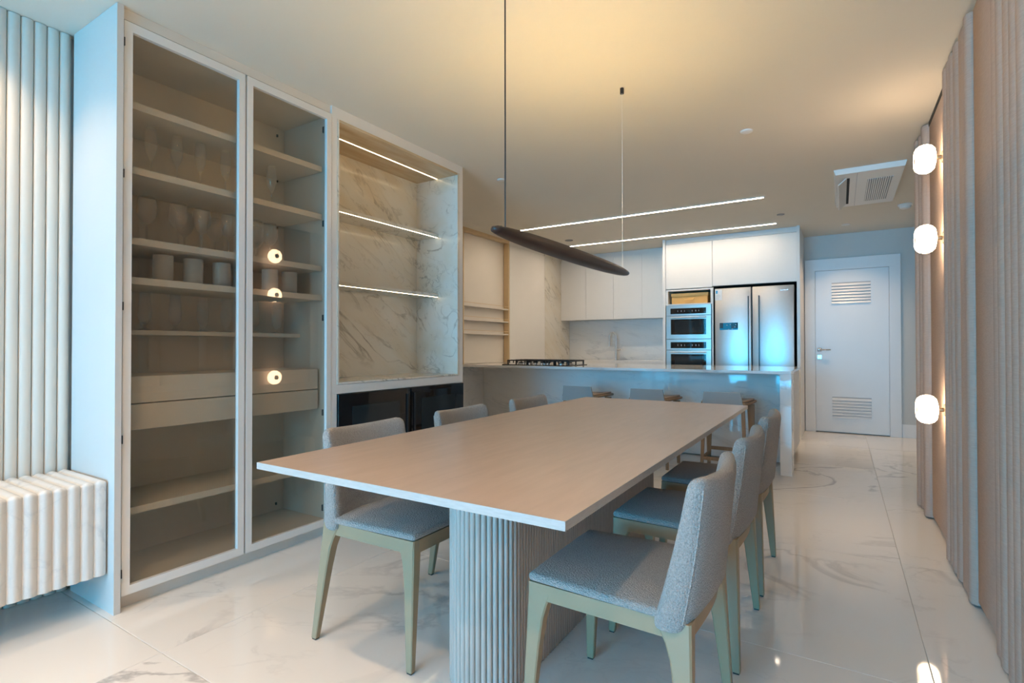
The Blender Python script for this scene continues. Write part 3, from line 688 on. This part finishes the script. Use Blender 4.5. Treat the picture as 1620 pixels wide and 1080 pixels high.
# ------------------------------------------------------------------ tall unit: cubby, ovens, fridge
YT = 7.30
tc = thing('tall_cabinet', (-1.24, 7.7, 0), 'tall white cabinet housing two ovens and the fridge', 'cabinet')
mk('side_panel', box(-2.078, -2.042, YT-0.02, YB-0.013, 0, H-0.001), 'white_lacquer', tc)
mk('side_panel', box(-0.447, -0.413, YT-0.03, YB-0.002, 0, H-0.001), 'white_lacquer', tc)
mk('divider', box(-1.437, -1.419, YT, YB-0.013, 0, 1.905), 'white_lacquer', tc)
mk('top_filler', box(-2.041, -0.448, YT+0.03, YT+0.05, 2.535, H-0.001), 'white_lacquer', tc)
mk('carcass', box(-2.041, -0.448, YT+0.021, YB-0.013, 1.925, 2.53), 'interior_board', tc)
mk('door', box(-2.040, -1.431, YT-0.002, YT+0.02, 1.915, 2.525, 0.001), 'white_lacquer', tc)
mk('door', box(-1.427, -0.449, YT-0.002, YT+0.02, 1.925, 2.525, 0.001), 'white_lacquer', tc)
mk('cubby_frame', join(box(-2.041, -2.012, YT, YT+0.45, 1.695, 1.905), box(-1.452, -1.438, YT, YT+0.45, 1.695, 1.905), box(-2.012, -1.452, YT, YT+0.45, 1.884, 1.905), box(-2.012, -1.452, YT, YT+0.45, 1.695, 1.709)), 'white_lacquer', tc)
mk('cubby_back', box(-2.041, -1.438, YT+0.451, YT+0.46, 1.695, 1.905), 'dark_gap', tc)
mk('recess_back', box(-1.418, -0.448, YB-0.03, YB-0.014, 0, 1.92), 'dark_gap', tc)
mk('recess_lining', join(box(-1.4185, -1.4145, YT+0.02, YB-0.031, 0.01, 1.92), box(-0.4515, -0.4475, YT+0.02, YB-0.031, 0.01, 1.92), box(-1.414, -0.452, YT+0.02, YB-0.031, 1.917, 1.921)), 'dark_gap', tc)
mk('bottom_drawer', box(-2.040, -1.438, YT-0.002, YT+0.45, 0.10, 0.60, 0.001), 'white_lacquer', tc)

bxo = thing('storage_box', (-1.735, 7.5, 1.7095), 'orange lidded storage box in the cubby above the ovens', 'box')
mk('body', box(-1.972, -1.498, YT+0.04, YT+0.36, 1.7095, 1.812, 0.003), 'orange_board', bxo)
mk('lid', box(-1.98, -1.49, YT+0.032, YT+0.368, 1.8125, 1.855, 0.003), 'orange_lid', bxo)
mk('handle', tube([(-1.80, YT+0.039, 1.785), (-1.79, YT+0.025, 1.765), (-1.68, YT+0.025, 1.765), (-1.67, YT+0.039, 1.785)], 0.006, 8), 'orange_lid', bxo, 50)

def oven(z0, z1, cz0, cz1, wz0, wz1, hz, label):
    t = thing('built_in_oven', (-1.74, 7.5, z0), label, 'oven', 'built-in ovens')
    mk('body', box(-2.038, -1.441, YT+0.012, YT+0.45, z0, z1), 'dark_steel', t)
    fsc = mk('fascia', box(-2.034, -1.445, YT-0.010, YT+0.0115, cz0-0.022, z1, 0.002), 'oven_steel', t)
    pn = mk('control_panel', box(-1.975, -1.508, YT-0.0125, YT-0.0101, cz0, cz1), 'black_glass', fsc)
    for dx, s in ((-1.88, 0.006), (-1.835, 0.010), (-1.79, 0.006), (-1.69, 0.007), (-1.645, 0.010), (-1.605, 0.007)):
        mk('display_mark', box(dx, dx+s, YT-0.0132, YT-0.0126, (cz0+cz1)/2-0.010, (cz0+cz1)/2+0.010), 'oven_display', fsc)
    mk('display_mark', box(-1.765, -1.715, YT-0.0132, YT-0.0126, (cz0+cz1)/2-0.012, (cz0+cz1)/2+0.012), 'window_glass_dark', fsc)
    d = mk('door', box(-2.034, -1.445, YT-0.014, YT+0.0115, z0, cz0-0.027, 0.002), 'oven_steel', t)
    mk('glass', box(-1.970, -1.508, YT-0.0165, YT-0.0141, wz0, wz1), 'black_glass', d)
    mk('window', box(-1.92, -1.555, YT-0.0175, YT-0.0166, wz0+0.025, wz1-0.02), 'window_glass_dark', d)
    mk('handle', join(tube([(-1.975, YT-0.045, hz), (-1.505, YT-0.045, hz)], 0.010, 10), box(-1.955, -1.943, YT-0.045, YT-0.0141, hz-0.006, hz+0.006), box(-1.537, -1.525, YT-0.045, YT-0.0141, hz-0.006, hz+0.006)), 'brushed_steel', d, 40)
oven(1.232, 1.692, 1.572, 1.648, 1.292, 1.500, 1.522, 'upper of the two steel ovens in the tall cabinet')
oven(0.62, 1.228, 1.106, 1.190, 0.70, 1.028, 1.052, 'lower of the two steel ovens in the tall cabinet')

fr = thing('refrigerator', (-0.94, 7.65, 0), 'stainless steel side-by-side refrigerator with a small control display', 'refrigerator')
mk('body', box(-1.392, -0.478, 7.335, 8.05, 0.02, 1.875), 'dark_steel', fr)
dl = mk('door', box(-1.394, -0.957, 7.27, 7.334, 0.05, 1.885, 0.008), 'brushed_steel', fr, 40)
dr = mk('door', box(-0.944, -0.476, 7.27, 7.334, 0.05, 1.885, 0.008), 'brushed_steel', fr, 40)
mk('handle', box(-0.994, -0.984, 7.245, 7.2695, 0.55, 1.77, 0.003), 'dark_steel', dl)
mk('handle', box(-0.872, -0.862, 7.245, 7.2695, 0.55, 1.77, 0.003), 'dark_steel', dr)
dsp = mk('display', box(-1.335, -1.114, 7.2675, 7.2698, 1.345, 1.436), 'fridge_screen', dl)
mk('display_glass', box(-1.335, -1.292, 7.2665, 7.2674, 1.365, 1.436), 'black_glass', dl)
mk('display_glass', box(-1.195, -1.114, 7.2665, 7.2674, 1.365, 1.436), 'black_glass', dl)
for x, z in ((-1.245, 1.405), (-1.205, 1.412), (-1.18, 1.355), (-1.225, 1.35), (-1.14, 1.41), (-1.15, 1.38)):
    mk('display_mark', box(x-0.006, x+0.006, 7.2655, 7.2664, z-0.005, z+0.005), 'oven_display', dl)
mk('sticker', box(-1.390, -1.305, 7.2688, 7.2698, 1.730, 1.872), 'sticker_paper', dl)
mk('sticker_badge', box(-1.382, -1.358, 7.2678, 7.2687, 1.818, 1.858), 'sticker_blue', dl)
for z, x1 in ((1.800, -1.33), (1.785, -1.32), (1.770, -1.33), (1.752, -1.345)):
    mk('sticker_print', box(-1.380, x1, 7.2678, 7.2687, z, z+0.003), 'print_grey', dl)
mk('logo', join(*[box(-0.625+k*0.0125, -0.616+k*0.0125, 7.2678, 7.2698, 1.818, 1.826 if k % 3 else 1.830) for k in range(7)]), 'chrome', dr)
mk('foot_rail', box(-1.39, -0.48, 7.30, 7.36, 0, 0.045), 'dark_steel', fr)

# ------------------------------------------------------------------ dining table
tb = thing('dining_table', (-1.046, 2.3, 0), 'long rectangular taupe dining table on a fluted rounded pedestal', 'table')
tt = mk('tabletop', box(-1.5935, -0.4985, 1.0135, 3.5985, 0.739, 0.760), 'table_wood', tb)
for bx0, bx1, by0, by1 in ((-1.595, -0.497, 1.012, 1.0134), (-1.595, -0.497, 3.5986, 3.60), (-1.595, -1.5936, 1.0134, 3.5986), (-0.4984, -0.497, 1.0134, 3.5986)):
    mk('edge_band', box(bx0, bx1, by0, by1, 0.739, 0.760), 'edge_wood', tt)
PCX, PR, PY0, PY1 = -1.046, 0.122, 1.520, 2.99
core = []
for k in range(17):
    a = PI + PI*k/16; core.append((PCX+PR*math.cos(a), PY0+PR*math.sin(a)))
for k in range(17):
    a = PI*k/16; core.append((PCX+PR*math.cos(a), PY1+PR*math.sin(a)))
mk('pedestal_core', loft([[(x, yv, z) for x, yv in core] for z in (0.001, 0.738)]), 'pedestal_wood', tb)
fl_r = 0.0093
fme = mesh('flute', loft([[(fl_r*math.cos(2*PI*k/10), fl_r*math.sin(2*PI*k/10), z) for k in range(10)] for z in (0.0, 0.7365)]), 'pedestal_wood', 40)
per = 2*(PY1-PY0) + 2*PI*PR; nf = int(round(per/0.0186)); st = per/nf
for i in range(nf):
    s = i*st; L = PY1-PY0
    if s < L: p = (PCX+PR, PY0+s)
    elif s < L+PI*PR:
        a = (s-L)/PR; p = (PCX+PR*math.cos(a), PY1+PR*math.sin(a))
    elif s < 2*L+PI*PR: p = (PCX-PR, PY1-(s-L-PI*PR))
    else:
        a = PI+(s-2*L-PI*PR)/PR; p = (PCX+PR*math.cos(a), PY0+PR*math.sin(a))
    share('flute', fme, (p[0], p[1], 0.0012), tb)

# ------------------------------------------------------------------ dining chairs (local: +x faces the table)
def taper_leg(top, foot, tw, fw_, flare):
    """square tapering leg; flare widens the top along x towards the rail"""
    rings = []
    for t in (0, 0.3, 0.6, 0.78, 0.87, 0.93, 0.97, 1.0):
        cx = foot[0]+(top[0]-foot[0])*t; cyv = foot[1]+(top[1]-foot[1])*t; z = foot[2]+(top[2]-foot[2])*t
        wv = fw_+(tw-fw_)*t; f = flare*max(0, (t-0.6)/0.4)**3
        x0, x1 = cx-wv/2, cx+wv/2
        if flare > 0: x1 += f
        else: x0 += f
        h = wv*0.42; b = wv*0.10
        rings.append([(x0+b, cyv-h, z), (x1-b, cyv-h, z), (x1, cyv-h+b, z), (x1, cyv+h-b, z), (x1-b, cyv+h, z), (x0+b, cyv+h, z), (x0, cyv+h-b, z), (x0, cyv-h+b, z)])
    return loft(rings)
def make_chair():
    t = thing('dining_chair', (0, 0, 0), 'x', 'chair', 'upholstered chairs at the dining table')
    def seatfn(x, y_, z):
        k = 1 - 0.05*(x+0.02)/0.22                      # a little narrower at the front
        dome = 0.014*(1-min(1, (x/0.23)**2))*(1-min(1, (y_/0.23)**2)) if z > 0 else 0
        return (x, y_*k, z+dome)
    mk('seat', rbox(0.018, 0, 0.460, 0.217, 0.232, 0.012, 0.0115, (0.15, 0.45), seatfn, (8, 8, 0)), 'boucle', t, 60)
    def backfn(x, y_, z):
        v = (z+0.196)/0.392
        wdt = 0.255 - 0.035*v - 0.012*math.sin(PI*v)
        th = 1.0 - 0.48*v
        yy = y_/0.25*wdt
        cur = 0.045*(1-(yy/0.25)**2)                     # plan curve: centre sits further back
        dip = -0.012*(1-(yy/0.22)**2) if z > 0.1 else 0
        low = 0.03*(1-(yy/0.25)**2) if z < -0.15 else 0
        return (x*th - 0.060*v - cur + 0.03, yy, z + dip*max(0, (z-0.1)/0.1) + low)
    bk = mk('backrest', rbox(-0.198, 0, 0.610, 0.043, 0.25, 0.196, 0.033, (0.12, 0.45), backfn, (0, 14, 9)), 'boucle', t, 60)
    # piping seam along the rear edges
    def bp3(yf, zz, xr):
        p = backfn(xr, yf*0.25, zz); return (p[0]-0.198, p[1], p[2]+0.610)
    for s in (-1, 1):
        mk('piping', tube([bp3(s*0.955, -0.165+0.335*k/10, -0.037) for k in range(11)], 0.0022, 6), 'boucle', bk, 60)
    fr_ = []
    for s in (-1, 1):
        v = []
        for (x, yv) in ((-0.225, 0.2295), (0.232, 0.2185)):
            for dy in (-0.034, 0.0):
                for z in (0.402, 0.4475): v.append((x, s*(yv+dy), z))
        fr_.append((v, [(0, 1, 3, 2), (4, 6, 7, 5), (0, 4, 5, 1), (2, 3, 7, 6), (0, 2, 6, 4), (1, 5, 7, 3)]))
    fr_.append(box(0.200, 0.234, -0.19, 0.19, 0.402, 0.4475)); fr_.append(box(-0.17, 0.205, -0.185, 0.185, 0.420, 0.4465))
    mk('seat_frame', join(*fr_), 'olive_lacquer', t)
    V = []
    n = 12
    for i in range(n+1):
        yv = -0.225+0.45*i/n; c = 0.03*(1-(yv/0.225)**2)
        V.append([(-0.205-c, yv, 0.372+0.9*c), (-0.175-c, yv, 0.372+0.9*c), (-0.175-c, yv, 0.43), (-0.205-c, yv, 0.43)])
    mk('rear_rail', loft(V), 'olive_lacquer', t, 40)
    for s in (-1, 1):
        lg = mk('leg', taper_leg((0.206, s*0.196, 0.4472), (0.232, s*0.232, 0.006), 0.054, 0.026, -0.035), 'olive_lacquer', t, 35)
        mk('foot_glide', box(0.222, 0.242, s*0.232-0.009, s*0.232+0.009, 0.0, 0.0058), 'black_plastic', lg)
        lg = mk('leg', taper_leg((-0.203, s*0.2055, 0.4472), (-0.232, s*0.262, 0.006), 0.056, 0.026, 0.045), 'olive_lacquer', t, 35)
        mk('foot_glide', box(-0.242, -0.222, s*0.262-0.009, s*0.262+0.009, 0.0, 0.0058), 'black_plastic', lg)
    return t
ch0 = make_chair()
chairs = [(-1.504, 1.610, 0, 'grey boucle chair at the table\'s cabinet side, nearest the camera'),
          (-1.504, 2.290, 0, 'grey boucle chair in the middle of the table\'s cabinet side'),
          (-1.504, 3.010, 0, 'grey boucle chair at the table\'s cabinet side, nearest the island'),
          (-0.545, 1.560, PI, 'grey boucle chair at the table\'s sconce side, nearest the camera'),
          (-0.545, 2.235, PI, 'grey boucle chair in the middle of the table\'s sconce side'),
          (-0.545, 2.905, PI, 'grey boucle chair at the table\'s sconce side, nearest the island')]
for i, (x, yv, a, lb) in enumerate(chairs):
    c = ch0 if i == 0 else copy_tree(ch0)
    c.location = (x, yv, 0); c.rotation_euler = (0, 0, a); c['label'] = lb

# ------------------------------------------------------------------ counter stools (local: +y faces the island)
def make_stool():
    t = thing('counter_stool', (0, 0, 0), 'x', 'stool', 'counter stools at the kitchen island')
    def sfn(x, y_, z):
        k = 0.80+0.20*min(1, max(0, (y_+0.20)/0.28))
        return (x*k, y_, z+0.012*(x/0.22)**2)
    mk('seat_shell', rbox(0, 0.0, 0.622, 0.225, 0.20, 0.012, 0.010, (0.4,), sfn, (8, 8, 0)), 'stool_wood', t, 50)
    mk('seat_pad', rbox(0, 0.0, 0.642, 0.205, 0.185, 0.009, 0.008, (0.4,), sfn, (8, 8, 0)), 'stool_seat', t, 50)
    v = []
    for z, hw, y0 in ((0.585, 0.172, -0.195), (0.735, 0.150, -0.215)):
        v += [(-hw, y0-0.018, z), (hw, y0-0.018, z), (hw, y0, z), (-hw, y0, z)]
    mk('backrest', (v, [(3, 2, 1, 0), (4, 5, 6, 7), (0, 1, 5, 4), (1, 2, 6, 5), (2, 3, 7, 6), (3, 0, 4, 7)]), 'stool_grey', t)
    def sleg(top, foot, twx, fwx, th):
        r = []
        for p, wx in ((foot, fwx), (top, twx)):
            r.append([(p[0]-wx/2, p[1]-th/2, p[2]), (p[0]+wx/2, p[1]-th/2, p[2]), (p[0]+wx/2, p[1]+th/2, p[2]), (p[0]-wx/2, p[1]+th/2, p[2])])
        return loft(r)
    for s in (-1, 1):
        mk('leg', sleg((s*0.160, -0.165, 0.609), (s*0.180, -0.185, 0.0), 0.030, 0.022, 0.028), 'stool_wood', t)
        mk('leg', sleg((s*0.180, 0.150, 0.609), (s*0.190, 0.175, 0.0), 0.062, 0.024, 0.028), 'stool_wood', t)
        mk('side_stretcher', box(s*0.182-0.008, s*0.182+0.008, -0.166, 0.156, 0.128, 0.152), 'stool_wood', t)
    mk('rear_stretcher', box(-0.163, 0.163, -0.190, -0.172, 0.130, 0.158), 'stool_wood', t)
    mk('footrest', box(-0.174, 0.174, 0.158, 0.180, 0.165, 0.195), 'stool_wood', t)
    return t
st0 = make_stool()
for i, (x, lb) in enumerate(((-2.24, 'left counter stool at the island, farthest from the waterfall leg'), (-1.535, 'middle counter stool of the three at the island'), (-0.873, 'right counter stool at the island, nearest the waterfall leg'))):
    s = st0 if i == 0 else copy_tree(st0)
    s.location = (x, 5.06, 0); s['label'] = lb
